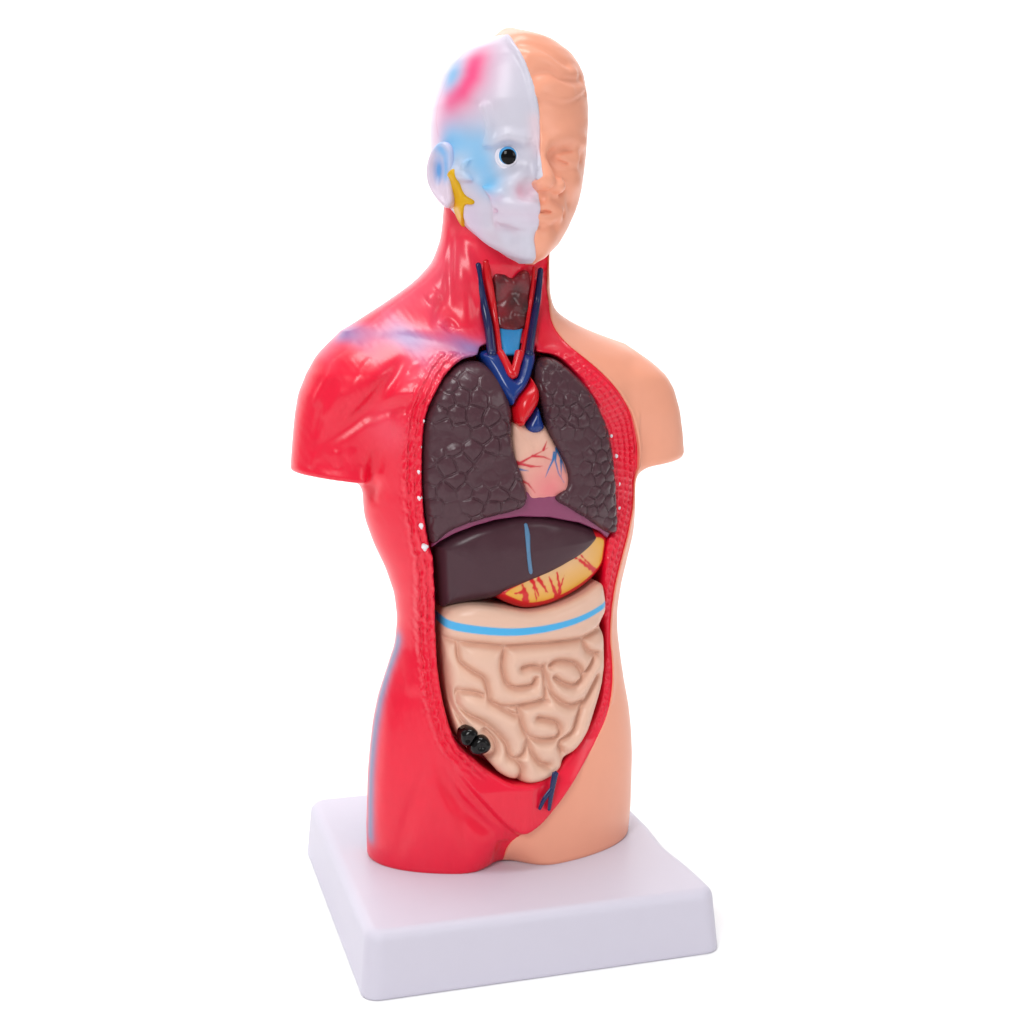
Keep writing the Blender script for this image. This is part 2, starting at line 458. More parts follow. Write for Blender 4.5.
# the cut chest wall on the skin side: slopes into the cavity and carries a raised net
strip = np.clip(dedge, 0, 40) * (xin > 0) * (gb.X2 > 2)
zs = gb.Z2 > row_z(790)
Lb = np.cumsum(np.r_[0, np.hypot(*np.diff(edge, axis=0).T)]); al = np.interp(pedge, np.linspace(0, 1, len(edge)), Lb).astype(np.float32)
wid = strip + np.clip(dcav, 0, 40)
fr = np.where(wid > 0.5, strip / np.maximum(wid, 0.5), 0)
bx = np.clip((gb.X2 - 1) / 9, 0, 1); bx = bx * bx * (3 - 2 * bx) * np.clip((gb.Z2 - row_z(826)) / 8, 0, 1)
dep = bx * (0.5 * np.clip(strip / 0.8, 0, 1) + 2.4 * np.clip(strip / 8, 0, 1) ** 1.2) + 0.18 * np.exp(-(dedge / 1.2) ** 2)
netmask = np.clip((strip - 0.6) / 0.6, 0, 1) * np.clip(dcav / 0.6, 0, 1) * (gb.Z2 < row_z(352)) * np.clip((gb.Z2 - row_z(735)) / 12, 0, 1)
wob = 0.5 * noise2(gb.X2, gb.Z2, 9, 3)
n1 = np.exp(-((np.mod(strip + wob * 0.6, 2.1) - 1.05) / 0.4) ** 2)
n2 = np.exp(-((np.mod(al + wob + 0.35 * strip, 2.3) - 1.15) / 0.4) ** 2)
net = np.maximum(n1 * 0.78, n2 * 0.66) * netmask
# the torn edge on the muscle side: bundles of fibres along the opening
lf = (gb.X2 < 2) * np.clip((7.0 - dcav) / 1.8, 0, 1) * np.clip((gb.Z2 - row_z(752)) / 8, 0, 1) * (gb.Z2 < row_z(350))
wv = noise2(gb.X2, gb.Z2, 5, 9)
fib = (np.exp(-((np.mod(dcav + 0.55 * wv, 2.0) - 1.0) / 0.45) ** 2) * 1.0 + 0.5 * noise2(gb.X2 * 1.6, gb.Z2, 2.0, 4)) * lf
stri = 0.16 * np.exp(-((np.mod(gb.X2 + 0.4 * noise2(gb.X2 * .2, gb.Z2 * .2, 3, 6), 1.3) - .65) / 0.25) ** 2) * (np.abs(gb.X2 - 4) < 12) * np.clip((row_z(785) - gb.Z2) / 3, 0, 1) * np.clip((gb.Z2 - row_z(828)) / 4, 0, 1)
grain = 0.06 * noise2(gb.X2 * 2.6, gb.Z2 * 0.28, 3.0, 12) * (gb.Z2 < row_z(640)) + 0.05 * noise2(gb.X2 * 1.5 + gb.Z2 * 0.9, gb.Z2 * 0.4 - gb.X2 * .3, 3.5, 13) * (gb.Z2 > row_z(520))
grain = grain * (gb.X2 < 0) * np.clip(dcav / 3, 0, 1)
gm = (dep - net - fib - stri - grain).astype(np.float32)
Tm += gm[:, None, :] * front
ridge = np.exp(-((dedge - 0.4) / 0.9) ** 2) * 0.35 * (gb.Z2 > row_z(700))
Ts = T0 - ridge.astype(np.float32)[:, None, :] * front
Tm = cut_cavity(Tm)
wallx = np.where(gb.Y < 2, xb[None, None, :], np.float32(0)).astype(np.float32)
Am = np.maximum(Tm, gb.X - wallx - 0.5)
As = np.maximum(Ts, wallx - gb.X)
As = np.maximum(As, -np.maximum((dcav - 1.0)[:, None, :], gb.Y - (FM + 19)[:, None, :]))

TORSO = empty('anatomical_torso')
tag(TORSO, 'half skinned, half red muscle torso model with split skull face on a white stand', 'anatomy model')

blue_band = on_body([(345, 334), (375, 334), (405, 338), (440, 344), (478, 350)])
hip_band = on_body([(398, 640), (388, 672), (377.5, 715), (372, 760), (370.5, 800), (370.5, 835)])
neck_l = on_body([(445, 225), (440, 262), (430, 290)]); neck_m = on_body([(515, 268), (490, 262), (535, 268)])
pale = [on_body([(415, 372), (430, 362)]), on_body([(400, 302), (430, 285), (440, 262)]), on_body([(385, 425), (392, 432)])]
RED, PINK, BLUE = srgb(236, 10, 52), srgb(240, 70, 105), srgb(132, 140, 200)
def paint_muscle(p):
    c = np.tile(RED, (len(p), 1))
    def mix(w, k): nonlocal c; w = np.clip(w, 0, 1)[:, None]; c = c * (1 - w) + k * w
    for L, r, k in ((pale[0], 6, .35), (pale[1], 10, .45), (pale[2], 6, .25)):
        mix(k * np.exp(-(d_pts(p, L) / r) ** 2), srgb(250, 110, 135))
    bd = d_pts(p, blue_band) * (1 + 0.25 * np.sin(p[:, 0] * .45 + p[:, 2] * .2))
    mix(0.28 * np.exp(-(bd / 7.0) ** 2), srgb(225, 150, 185)); mix(0.8 * np.exp(-(bd / 5.4) ** 2) * (0.75 + 0.25 * np.sin(p[:, 0] * .33)), srgb(112, 116, 176))
    mix(0.95 * np.exp(-(d_pts(p, hip_band) / 3.0) ** 2) , srgb(112, 122, 165))
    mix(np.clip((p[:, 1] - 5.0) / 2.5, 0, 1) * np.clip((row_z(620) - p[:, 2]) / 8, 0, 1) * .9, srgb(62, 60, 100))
    return c
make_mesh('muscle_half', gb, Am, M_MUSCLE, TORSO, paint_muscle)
SKINC = srgb(243, 165, 135)
make_mesh('skin_half', gb, As, M_SKIN, TORSO, lambda p: np.tile(SKINC, (len(p), 1)))
del Am, As, Ts

# ------------------------------------------------------------------ patches and cords laid on a surface
def cord(name, P, r, mat, parent, flat_n=None, squash=1.0, seg=12):
    """a tapering tube along the points P with radii r"""
    P = catmull(P, 6, False); r = np.interp(np.linspace(0, 1, len(P)), np.linspace(0, 1, len(np.atleast_1d(r))), np.atleast_1d(r))
    V, Fc = [], []
    tan = np.gradient(P, axis=0); tan /= np.linalg.norm(tan, axis=1, keepdims=True)
    up = np.array([0, 1.0, 0])
    for i, (p, t) in enumerate(zip(P, tan)):
        b = up - t * (up @ t); b /= np.linalg.norm(b); a = np.cross(t, b)
        for k in range(seg):
            th = 2 * math.pi * k / seg
            V.append(p + r[i] * (a * math.cos(th) + b * math.sin(th) * squash))
    m = len(P)
    for i in range(m - 1):
        for k in range(seg):
            Fc.append((i * seg + k, i * seg + (k + 1) % seg, (i + 1) * seg + (k + 1) % seg, (i + 1) * seg + k))
    for e, t in ((0, -1), (m - 1, 1)):
        V.append(P[e] + tan[e] * t * r[e] * 0.7); c = len(V) - 1
        for k in range(seg):
            f = (e * seg + k, e * seg + (k + 1) % seg, c)
            Fc.append(f if t > 0 else f[::-1])
    return link_mesh(name, np.array(V), Fc, mat, parent)

def pillow(name, outline, mat, parent, off, thick, R, dome=0.0, domer=8.0, h=0.35, mod=None, paint=None, smooth=True, base=None, extra=None):
    """a solid with the traced outline: its front lies off mm below the uncut body surface, domed, with rounded rim; mod(X,Z,d) raises its front"""
    q = flat(outline, off) if base is None else base
    if smooth: q = catmull(q, 4)
    lo, hi = q.min(0) - 2, q.max(0) + 2
    X = np.arange(lo[0], hi[0], 1.0)[:, None]; Z = np.arange(lo[1], hi[1], 1.0)[None, :]
    f = bil(gb, FM, X, Z)
    d0 = d_poly(X, Z, q)
    y0, y1 = f[d0 < 1].min() + off - dome - (9 if mod is not None else 3), f[d0 < 1].max() + off + thick + 1
    g = Grid((lo[0], y0, lo[1]), (hi[0], min(y1, 24), hi[1]), h)
    d = d_poly(g.X2, g.Z2, q)
    e = np.clip(-d / domer, 0, 1)
    fr_ = bil(gb, FM, g.X2, g.Z2) + off - dome * np.sqrt(np.clip(1 - (1 - e) ** 2, 0, 1))
    if mod is not None: fr_ = fr_ - mod(g.X2, g.Z2, d)
    A = rint(np.broadcast_to(d[:, None, :], tuple(g.n)), fr_.astype(np.float32)[:, None, :] - g.Y, R)
    back = bil(gb, FM, g.X2, g.Z2) + off + thick
    A = np.maximum(A, g.Y - back[:, None, :]).astype(np.float32)
    if extra is not None: A = extra(g, A)
    o = make_mesh(name, g, A, mat, parent, paint)
    return o, g, A

# ------------------------------------------------------------------ throat and great vessels of the neck
M_NAVY = material('navy vessel paint', srgb(20, 32, 84), rough=0.22, var=0.1)
M_BLUE = material('blue vessel paint', srgb(16, 50, 122), rough=0.22, var=0.08)
M_ARTERY = material('artery red paint', srgb(212, 14, 28), rough=0.22, var=0.06)
M_SKY = material('light blue paint', srgb(45, 150, 215), rough=0.35, var=0.06)
M_LARYNX = material('dark throat paint', None, rough=0.25, var=0.15)
def lar_mod(X, Z, d): return 0.8 * noise2(X, Z, 9, 21) + 0.25 * noise2(X, Z, 4, 22)
lx = flat([(512, 300)])[0]
def lar_paint(p):
    n = np.clip(noise2(p[:, 0], p[:, 2], 9, 24) * 1.2 + 0.5 + (lx[1] - p[:, 2]) * 0.03, 0, 1)[:, None]
    return srgb(128, 34, 44) * (1 - n) + srgb(66, 30, 32) * n
pillow('larynx', [(493, 275), (503, 272), (512, 277), (520, 271), (530, 273), (531, 300), (527, 328), (499, 328), (494, 305)], M_LARYNX, TORSO, 1.5, 7, 1.5, 0.8, 4, 0.35, lar_mod, lar_paint)
pillow('trachea', [(499, 328), (524, 328), (521, 343), (519, 356), (503, 356), (500, 342)], M_SKY, TORSO, 1.8, 7, 1.2, 1.0, 4, 0.35, smooth=False)
cord('jugular_vein', on_body([(478, 264), (480, 283), (484, 305), (489, 330), (492, 356)], .2), [1.0, 1.2, 1.45, 1.6], M_NAVY, TORSO)
cord('jugular_vein', on_body([(540.5, 269), (539, 285), (536.5, 305), (532, 332), (529, 356)], .2), [.9, 1.1, 1.3, 1.5], M_NAVY, TORSO)
cord('carotid_artery', on_body([(485.5, 261), (488.5, 280), (493, 305), (497, 330), (500, 354)], .7), [1.2, 1.3, .9, .8], M_ARTERY, TORSO)
cord('carotid_artery', on_body([(534, 267), (532.5, 285), (530, 305), (526.5, 330), (522, 354)], .7), [.5, .6, .7, .8], M_ARTERY, TORSO)
cord('femoral_vein', on_body([(555.5, 773), (553.5, 782), (551, 796), (549, 810)], -2.7), [1.15, 1.05, .85, .55], M_NAVY, TORSO, squash=.5)
cord('femoral_vein', on_body([(552, 789), (545, 798), (539.5, 809)], -2.7), [.95, .85, .55], M_NAVY, TORSO, squash=.5)
M_BONE = material('white rib paint', srgb(238, 235, 240), rough=0.3)
ico = None
for x, y, r in [(424.5, 547, 1.1), (421.5, 526, .9), (419.5, 498, .75), (419, 472, .65), (420, 447, .5), (423, 421, .5), (618.5, 532, .9), (618.5, 508, .65), (618.5, 484, .6), (616, 456, .6), (611, 436, .5)]:
    p = on_body([(x, y)], 0.1 if x < 500 else 2.6)[0]
    g = Grid(p - 2.2, p + 2.2, 0.2)
    A = smin(ball(g, p + np.array([-.3, -.4, .3]) * r, (r * .8, r, r * .9)), ball(g, p + np.array([.4, -.3, .2]) * r, (r * .7, r, r * .8)), .4)
    A = smin(A, ball(g, p + np.array([.1, -.2, -.7]) * r, r * .55), .4)
    make_mesh('rib_end', g, A, M_BONE, TORSO)

# ------------------------------------------------------------------ lungs
M_LUNG = material('dark brown lung plastic', srgb(78, 49, 57), rough=0.27, spec=0.33, var=0.08, bump=0.1, bscale=90)
def lung_mod(seed, size):
    def f(X, Z, d):
        w, c = cells2(X + 0.5 * noise2(X, Z, 6, seed), Z + 0.5 * noise2(X, Z, 6, seed + 1), size, seed, 0.24)
        m = np.clip(noise2(X, Z, 22, seed + 2) * 2.4 + 0.95, 0.08, 1)
        return m * (0.6 * np.clip(w / 0.42, 0, 1) + 0.42 * np.clip(w / 1.9, 0, 1)) + 0.05 * noise2(X, Z, 3, seed + 5)
    return f
RL = [(476, 361), (486, 364), (498, 374), (507, 390), (512.5, 410), (512, 432), (516, 455), (524, 480), (528, 497), (524, 507), (514, 512), (495, 517), (470, 524), (450, 533), (437, 543),
      (430, 540), (425.5, 515), (422.5, 480), (422.5, 445), (426.5, 415), (436, 390), (450, 373), (463, 363)]
LL = [(545, 358), (556, 359), (569, 368), (585, 383), (598, 403), (608.5, 430), (614, 460), (616.5, 495), (617.5, 528), (612, 534), (602, 530), (585, 518), (568, 508), (556, 500), (559, 494), (567, 486),
      (568, 470), (560, 452), (551, 435), (546, 415), (541, 395), (537, 380), (537, 366)]
o, _, _ = pillow('lung', RL, M_LUNG, None, 1.6, 12, 2.6, 1.8, 9, 0.3, lung_mod(11, 5.6))
tag(o, 'broad dark brown lung with honeycomb surface on the red muscle side of the chest', 'lung', 'lungs in the open chest')
o, _, _ = pillow('lung', LL, M_LUNG, None, 1.6, 12, 2.6, 1.8, 9, 0.3, lung_mod(31, 4.3))
tag(o, 'narrower dark brown lung with a notch for the heart on the skin side', 'lung', 'lungs in the open chest')

# ------------------------------------------------------------------ heart
M_HEART = material('pink heart plastic', None, rough=0.36, var=0.03)
HT = empty('heart', on_body([(540, 465)], 6)[0])
tag(HT, 'pale pink heart with red and blue great vessels between the two dark lungs', 'heart')
def kid(f, root):                              # build in place, then hang below the root
    o = f[0] if isinstance(f, tuple) else f
    o.parent = root; o.matrix_parent_inverse.identity(); o.location = -root.location
    return f
hv = [flat(l, 4) for l in ([(514, 464), (530, 455), (546, 447)], [(515, 463), (530, 465), (538, 466)], [(514, 461), (528, 466), (540, 465)], [(530, 455), (541, 456), (551, 460)], [(516, 478), (526, 483), (533, 492)], [(541, 449), (545, 440)])]
bv = [flat(l, 4) for l in ([(555, 448), (553, 460), (556, 472), (562, 482)], [(553, 455), (546, 468), (543, 476)], [(556, 450), (561, 462), (564, 472)], [(514, 468), (526, 470)], [(552, 452), (549, 462)], [(559, 460), (559, 475)])]
tip = flat([(548, 490)], 4)[0]
def heart_paint(p):
    c = np.tile(srgb(228, 178, 158), (len(p), 1))
    w = np.clip(1.1 - np.hypot(p[:, 0] - tip[0], p[:, 2] - tip[1]) / 14, 0, 1)[:, None]
    c = c * (1 - w) + srgb(232, 130, 132) * w
    for L, k, r in [(l, srgb(205, 45, 60), .42) for l in hv] + [(l, srgb(45, 110, 170), .4) for l in bv]:
        d, t = d_line(p[:, 0], p[:, 2], L); m = np.clip((r * (1.25 - t) - d) / .3 + .3, 0, 1)[:, None]
        c = c * (1 - m) + k * m
    return c
kid(pillow('heart_muscle', [(508, 425), (514, 420), (530, 424), (545, 424), (556, 440), (566, 458), (573, 478), (571, 494), (557, 501), (541, 503), (526, 502), (516, 485), (510, 465), (507, 445)],
       M_HEART, None, 4.0, 12, 3.5, 2.5, 9, 0.3, lambda X, Z, d: 0.15 * noise2(X, Z, 5, 41), heart_paint), HT)
kid(pillow('vena_cava', [(482, 354), (497, 351), (505, 363), (514, 378), (519, 366), (522, 352), (535.5, 353), (533, 372), (527, 387), (519, 397), (513.5, 406), (509, 402), (501, 389), (491, 371)],
       M_BLUE, None, 0.6, 8, 2.2, 1.8, 3.0, 0.3), HT)
kid(cord('brachiocephalic_artery', on_body([(500, 352), (506, 363), (512.5, 375), (516.5, 364), (519.5, 353)], -.5), [1.2, 1.3, 1.5, 1.4, 1.6], M_ARTERY, None), HT)
kid(pillow('aorta', [(529, 374), (536, 382), (540.5, 392), (540, 402), (535, 412), (528, 422), (524, 427), (516, 423), (514, 412), (516, 400), (522, 391), (530, 382)], M_ARTERY, None, 1.0, 9, 3, 2.4, 4.5, 0.3), HT)
kid(pillow('pulmonary_artery', [(538, 407), (543, 420), (545, 428), (540, 433), (533, 434), (527, 430), (528, 422)], M_BLUE, None, 2.4, 9, 2, 1.6, 4, 0.3), HT)

# ------------------------------------------------------------------ diaphragm, liver, stomach, bowel
M_DIA = material('plum diaphragm plastic', srgb(138, 58, 98), rough=0.34, var=0.08, bump=0.1)
o, _, _ = pillow('diaphragm', [(431, 548), (440, 541.5), (455, 533.5), (475, 526), (495, 520), (520, 516.5), (550, 517.5), (580, 523), (600, 531.5), (607, 538), (612, 530), (600, 510), (560, 488), (525, 490), (490, 505), (455, 520), (432, 538)],
       M_DIA, None, 3.0, 9, 0.8, 0.3, 4, 0.3, smooth=False)
tag(o, 'thin plum coloured diaphragm arching under both lungs and above the liver', 'diaphragm')
M_LIVER = material('dark liver plastic', srgb(73, 44, 53), rough=0.3, spec=0.3, var=0.06, bump=0.08, bscale=40)
LV = empty('liver', on_body([(510, 560)], 6)[0])
tag(LV, 'large smooth dark brown liver with a pale blue line, below the diaphragm', 'liver')
_, lg, lA = kid(pillow('liver_lobes', [(436, 552), (437, 545), (452, 536), (475, 527), (500, 519), (520, 515), (548, 516), (575, 522), (594, 529), (599, 534), (597, 542), (588, 553), (575, 562), (555, 574), (532, 584), (512, 591),
       (495, 598), (470, 603), (450, 606), (442, 607), (438, 598), (436, 575)], M_LIVER, None, 5.2, 13, 3.4, 4.0, 15, 0.3, lambda X, Z, d: 0.2 * noise2(X, Z, 14, 51)), LV)
M_LIG = material('pale blue ligament paint', srgb(84, 128, 166), rough=0.35, var=0.2)
kid(cord('ligament', lg.hit(lA, [(525.5, 524), (527.5, 535), (528.5, 552), (530.5, 570), (533, 583)]), [.55, .85, .65, .7, .6], M_LIG, None, squash=.7), LV)

M_STOM = material('yellow stomach plastic', None, rough=0.33, var=0.03)
so = [(606, 533), (606, 550), (602, 566), (588, 583), (568, 597), (547, 606), (526, 609), (509, 604), (497, 597), (500, 585), (530, 570), (565, 552), (590, 530)]
OFFS = 5.0
sline = flat([(606, 533), (605, 550), (601, 566), (587, 583), (567, 597), (546, 605.5), (526, 608), (509, 603), (497, 596)], OFFS)
souter = catmull(flat(so, OFFS), 4)
swedge = [flat(l, OFFS) for l in ([(525, 610), (523, 592), (521, 584)], [(522, 590), (512, 592)], [(530, 579), (537, 595)], [(537, 578), (546, 592)], [(553, 607), (558, 592), (555, 571)], [(555, 596), (547, 576)],
          [(597, 572), (585, 565), (573, 556)], [(592, 568), (582, 558), (578, 553)], [(589, 568), (577, 557)], [(590, 532), (606, 532)], [(532, 586), (535, 600)], [(557, 590), (562, 574)])]
def stom_paint(p):
    d, _ = d_line(p[:, 0], p[:, 2], sline)
    w = np.clip((d - 3.0) / 8, 0, 1)[:, None]
    c = srgb(236, 174, 62) * (1 - w) + srgb(230, 182, 132) * w
    do = np.abs(d_line(p[:, 0], p[:, 2], souter, True)[0])
    m = np.clip((2.7 - do) / .3, 0, 1)
    for L, r in zip(swedge, (1.5, .8, .8, .8, 1.15, .95, 1.1, .5, .6, 1.2, .45, .45)):
        dd, t = d_line(p[:, 0], p[:, 2], L); dd = dd + 0.35 * noise2(p[:, 0], p[:, 2], 2.2, 63)
        m = np.maximum(m, np.clip((r * (1.0 - .75 * t) - dd) / .3 + .4, 0, 1))
    m = m[:, None]
    return c * (1 - m) + srgb(214, 18, 30) * m
o, _, _ = pillow('stomach', so, M_STOM, None, OFFS, 12, 3.2, 2.2, 9, 0.27, lambda X, Z, d: 0.1 * noise2(X, Z, 8, 61), stom_paint)
tag(o, 'yellow stomach with branching red vessels and a red rim, tucked under the liver', 'stomach')

def z6(L): return [(420 + x / 3.936, 590 + y / 3.936) for x, y in L]
GUT = [(437.5, 622), (439, 613), (448, 606), (470, 603), (500, 606), (530, 610), (560, 603), (583, 592), (599, 581), (603, 588), (604, 606), (599, 620), (602, 632), (603, 650), (602.5, 672), (598, 692), (592, 712), (586, 729), (575, 745), (562, 755),
       (558, 764), (550, 772), (538, 778), (525, 780), (510, 776), (496, 770), (486, 760), (479, 753), (465, 748), (455, 735), (448, 715), (443, 690), (440, 660), (438, 640)]
GUT = [(520 + (x - 520) * .955, y) for x, y in GUT]
GRO = [[(85, 190), (160, 205), (260, 215), (330, 222), (450, 215), (560, 205), (640, 190), (700, 160)],
       [(150, 210), (160, 280), (210, 320), (255, 350), (270, 400), (280, 440), (330, 460), (400, 455), (480, 435), (495, 400), (490, 340), (485, 300)],
       [(335, 225), (325, 290), (330, 330), (345, 370), (380, 385), (440, 375), (455, 350)], [(485, 310), (440, 300), (405, 308)],
       [(485, 310), (500, 350), (515, 400), (545, 435), (590, 455), (640, 440)], [(530, 345), (570, 370), (610, 375), (640, 340), (630, 310), (600, 285), (540, 280), (512, 298)],
       [(640, 340), (670, 300), (690, 255)], [(280, 440), (345, 475), (385, 495), (388, 462)], [(390, 465), (400, 520), (420, 570), (470, 590), (535, 582), (552, 545), (530, 518), (465, 505)],
       [(390, 462), (450, 445), (500, 438)], [(150, 395), (150, 450), (190, 490), (250, 520), (300, 560), (340, 605), (350, 650), (375, 665), (410, 640), (425, 585)],
       [(100, 300), (112, 380), (140, 470), (175, 530)], [(375, 665), (402, 700), (395, 750)], [(425, 590), (440, 640), (470, 680), (505, 690)], [(150, 400), (205, 400), (250, 415)],
       [(640, 440), (620, 500), (600, 560), (550, 600), (560, 640)], [(700, 340), (665, 410), (640, 450)], [(255, 550), (290, 585), (300, 630), (270, 660)], [(640, 200), (660, 240), (700, 250)]]
gro = [catmull(flat(z6(l), 0), 4, False) for l in GRO]
cst = catmull(flat([(437, 621), (455, 626), (490, 630.5), (520, 631), (550, 627), (580, 618), (605, 604)], -1), 4, False)
def gut_d(X, Z):
    d = np.full(np.broadcast(X, Z).shape, 99., np.float32)
    for l in gro: d = np.minimum(d, d_line(X, Z, l)[0])
    return d
def blur2(A, n):
    k = np.hanning(2 * n + 3)[1:-1]; k /= k.sum()
    for ax in (0, 1): A = np.apply_along_axis(lambda v: np.convolve(np.pad(v, n, mode='edge'), k, mode='valid'), ax, A)
    return A
def gut_mod(X, Z, d):
    t = np.clip(gut_d(X, Z) / 4.0, 0, 1)
    return blur2(5.4 * np.sqrt(1 - (1 - t) ** 2), 2) + 0.10 * noise2(X, Z, 5, 71)
M_GUT = material('beige bowel plastic', None, rough=0.34, var=0.02)
def gut_paint(p):
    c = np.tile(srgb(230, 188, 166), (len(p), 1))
    w = np.clip(1 - gut_d(p[:, 0], p[:, 2]) / 1.4, 0, 1)[:, None] * .22  # groove shading put into the colour: darker, pinker tint along the creases
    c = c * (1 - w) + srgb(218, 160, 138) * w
    d, t = d_line(p[:, 0], p[:, 2], cst)
    m = np.clip((1.45 - .5 * t - d) / .3 + .5, 0, 1)[:, None]
    return c * (1 - m) + srgb(70, 175, 230) * m
BW = empty('intestines', on_body([(520, 690)], 6)[0])
tag(BW, 'beige coiled intestines with a light blue stripe filling the open belly', 'intestines')
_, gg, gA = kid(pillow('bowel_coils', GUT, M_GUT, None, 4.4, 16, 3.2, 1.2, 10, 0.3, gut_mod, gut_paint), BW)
M_BLACK = material('glossy black paint', srgb(14, 12, 13), rough=0.14, spec=0.3)
for ol, c0 in (([(459.5, 739), (460.5, 731), (467, 727), (474, 728), (478, 733), (474, 739), (468, 746), (462, 745)], (467, 738)), ([(469, 747), (472, 739), (479, 735), (487, 737), (491, 745), (487, 752), (478, 755), (471, 753)], (480, 745))):
    ctr = flat([c0], -2)[0]
    kid(pillow('severed_bowel_end', ol, M_BLACK, None, -2.9, 4, 1.5, 1.3, 2, 0.2, lambda X, Z, d, c=ctr: -0.5 * np.exp(-(((X - c[0]) ** 2 + (Z - c[1]) ** 2) / .6)) + 0.12 * np.exp(-((np.hypot(X - c[0], Z - c[1]) - 1.6) / .5) ** 2), base=flat(ol, -2)), BW)

# ------------------------------------------------------------------ head
gh = Grid((-38, -42, row_z(270)), (40, 36, row_z(22)), 0.4)
HB = loft(gh, HD, 2.6, 6)
Hd = HB.copy()
def on_head(px, A=None): return gh.hit(HB if A is None else A, px)
SEAM = [(512, 43), (523, 61), (532, 85), (537.5, 110), (539.5, 130), (540, 150), (541.5, 165), (543, 176), (534, 182), (535, 187), (538, 192), (538, 210), (536, 225), (533, 240), (533, 262)]
# nose
nb, nt, nw, nl = on_head([(540, 144), (542, 179), (556.5, 186), (530, 187)])
nt = nt + np.array([0, -3.6, 0])
def capsule(g, a, b, ra, rb):
    ab = b - a
    t = np.clip(((g.X - a[0]) * ab[0] + (g.Y - a[1]) * ab[1] + (g.Z - a[2]) * ab[2]) / (ab @ ab), 0, 1)
    return (np.sqrt((g.X - a[0] - t * ab[0]) ** 2 + (g.Y - a[1] - t * ab[1]) ** 2 + (g.Z - a[2] - t * ab[2]) ** 2) - (ra + (rb - ra) * t)).astype(np.float32)
Hd = smin(Hd, capsule(gh, nb + np.array([0, 1.4, 0]), nt + np.array([0, 1.6, 0]), 1.6, 3.0), 3.0)
Hface = smin(Hd, ball(gh, nw + np.array([-.4, -.2, 0]), (2.6, 3.2, 2.3)), 1.6); Hsk = Hd.copy()
FACE = [([(545, 144), (558, 138), (570, 137.5), (581, 141)], 1.6, 2.6), ([(553, 158)], -2.0, 3.6), ([(566, 151)], -1.2, 3.2), ([(578, 160)], -0.8, 3.5), ([(560, 157.5), (567, 157), (574, 157.5)], 2.0, 2.6),
        ([(554, 160.5), (561, 163), (570, 163), (579, 159.5)], -1.1, .85), ([(555, 154), (565, 150.5), (577, 153)], -0.8, .9), ([(558, 168), (568, 170), (576, 167)], -.5, 1.5),
        ([(561, 184), (562.5, 189), (560, 192)], -1.4, 1.0), ([(551, 191.5), (556, 191)], -.6, .9), ([(541, 193), (541, 203)], -.9, 1.3), ([(548, 196), (548, 203)], .5, 1.4),
        ([(538, 207.5), (544, 206), (552, 208), (559, 211.5)], 1.3, 1.5), ([(539, 218), (548, 218.5), (557, 215.5)], 1.7, 1.8), ([(537, 212.5), (545, 212), (554, 213), (563, 214)], -1.5, .8), ([(541, 226), (554, 224.5)], -1.2, 1.8), ([(542, 242)], 2.0, 5),
        ([(566, 190), (569, 202)], -.6, 1.8), ([(574, 178)], 1.2, 6), ([(572, 205)], -.8, 5), ([(537, 101), (547, 100), (560, 104), (572, 102.5), (584, 94)], -.6, 1.4), ([(536, 95), (548, 95), (560, 98.5), (572, 97), (583, 89)], .5, 2.4),
        ([(542, 127), (556, 129), (572, 126), (585, 122)], .5, 2.4), ([(520, 44), (535, 46), (552, 55), (566, 66)], -.7, 1.5), ([(530, 56), (546, 60), (560, 70), (574, 74)], .8, 2.0), ([(536, 74), (550, 72), (562, 80), (580, 80)], -.6, 1.4), ([(542, 86), (556, 84), (570, 90)], .6, 2.0)]
SKULL = [([(508, 157)], -3.4, 6.2), ([(492, 144), (506, 138), (523, 140)], 1.7, 2.4), ([(484, 108), (488, 124), (486, 138), (476, 152), (463, 165)], 1.4, 1.5), ([(467, 135)], -2.4, 7), ([(455, 118)], -1.0, 6),
         ([(453, 173), (468, 178), (482, 188), (497, 194)], 1.7, 1.7), ([(479, 172)], -2.6, 5), ([(475, 204)], -2.2, 6), ([(485, 214)], -1.4, 4), ([(481, 156), (483, 180)], 1.1, 1.5), ([(514, 182)], 1.4, 5), ([(527, 189)], -2.6, 2.8), ([(536, 150), (531, 178)], -.6, 1.8),
         ([(494, 203), (515, 206), (536, 207)], 1.5, 2.4), ([(496, 218), (515, 222), (535, 223)], 1.5, 2.4), ([(494, 211), (515, 214.2), (534, 215)], -.4, .7), ([(464, 208), (474, 228), (496, 246), (527, 256)], 1.3, 2.4), ([(508, 233)], -1.2, 3.2), ([(528, 246)], 1.0, 4),
         ([(498, 197.5), (515, 200), (536, 201)], -.5, .8), ([(499, 226), (515, 229), (534, 230)], -.25, .8), ([(506, 36), (518, 52), (528, 72), (535, 105), (537, 135), (538, 165)], .9, 1.0), ([(448, 62), (470, 46), (498, 36)], -.4, .7), ([(531, 226), (530, 240), (530, 258)], .7, .9)]
SKULL += [([(497.5 + 4.5 * i, 203 + .7 * min(i, 5)), (497.5 + 4.5 * i, 210.5 + .6 * min(i, 6))], -.6, .6) for i in range(9)] + [([(499 + 4.5 * i, 215 + .5 * i), (499 + 4.5 * i, 222 + .4 * i)], -.55, .6) for i in range(8)]
for lst, fld in ((FACE, Hface), (SKULL, Hsk)):
    for px, amp, w in lst:
        relief(gh, fld, on_head(catmull(px, 4, False) if len(px) > 2 else px, Hd), amp * (1.35 if fld is Hsk else 1.1), w)
sp = on_head(SEAM, Hd); oo = np.argsort(sp[:, 2])
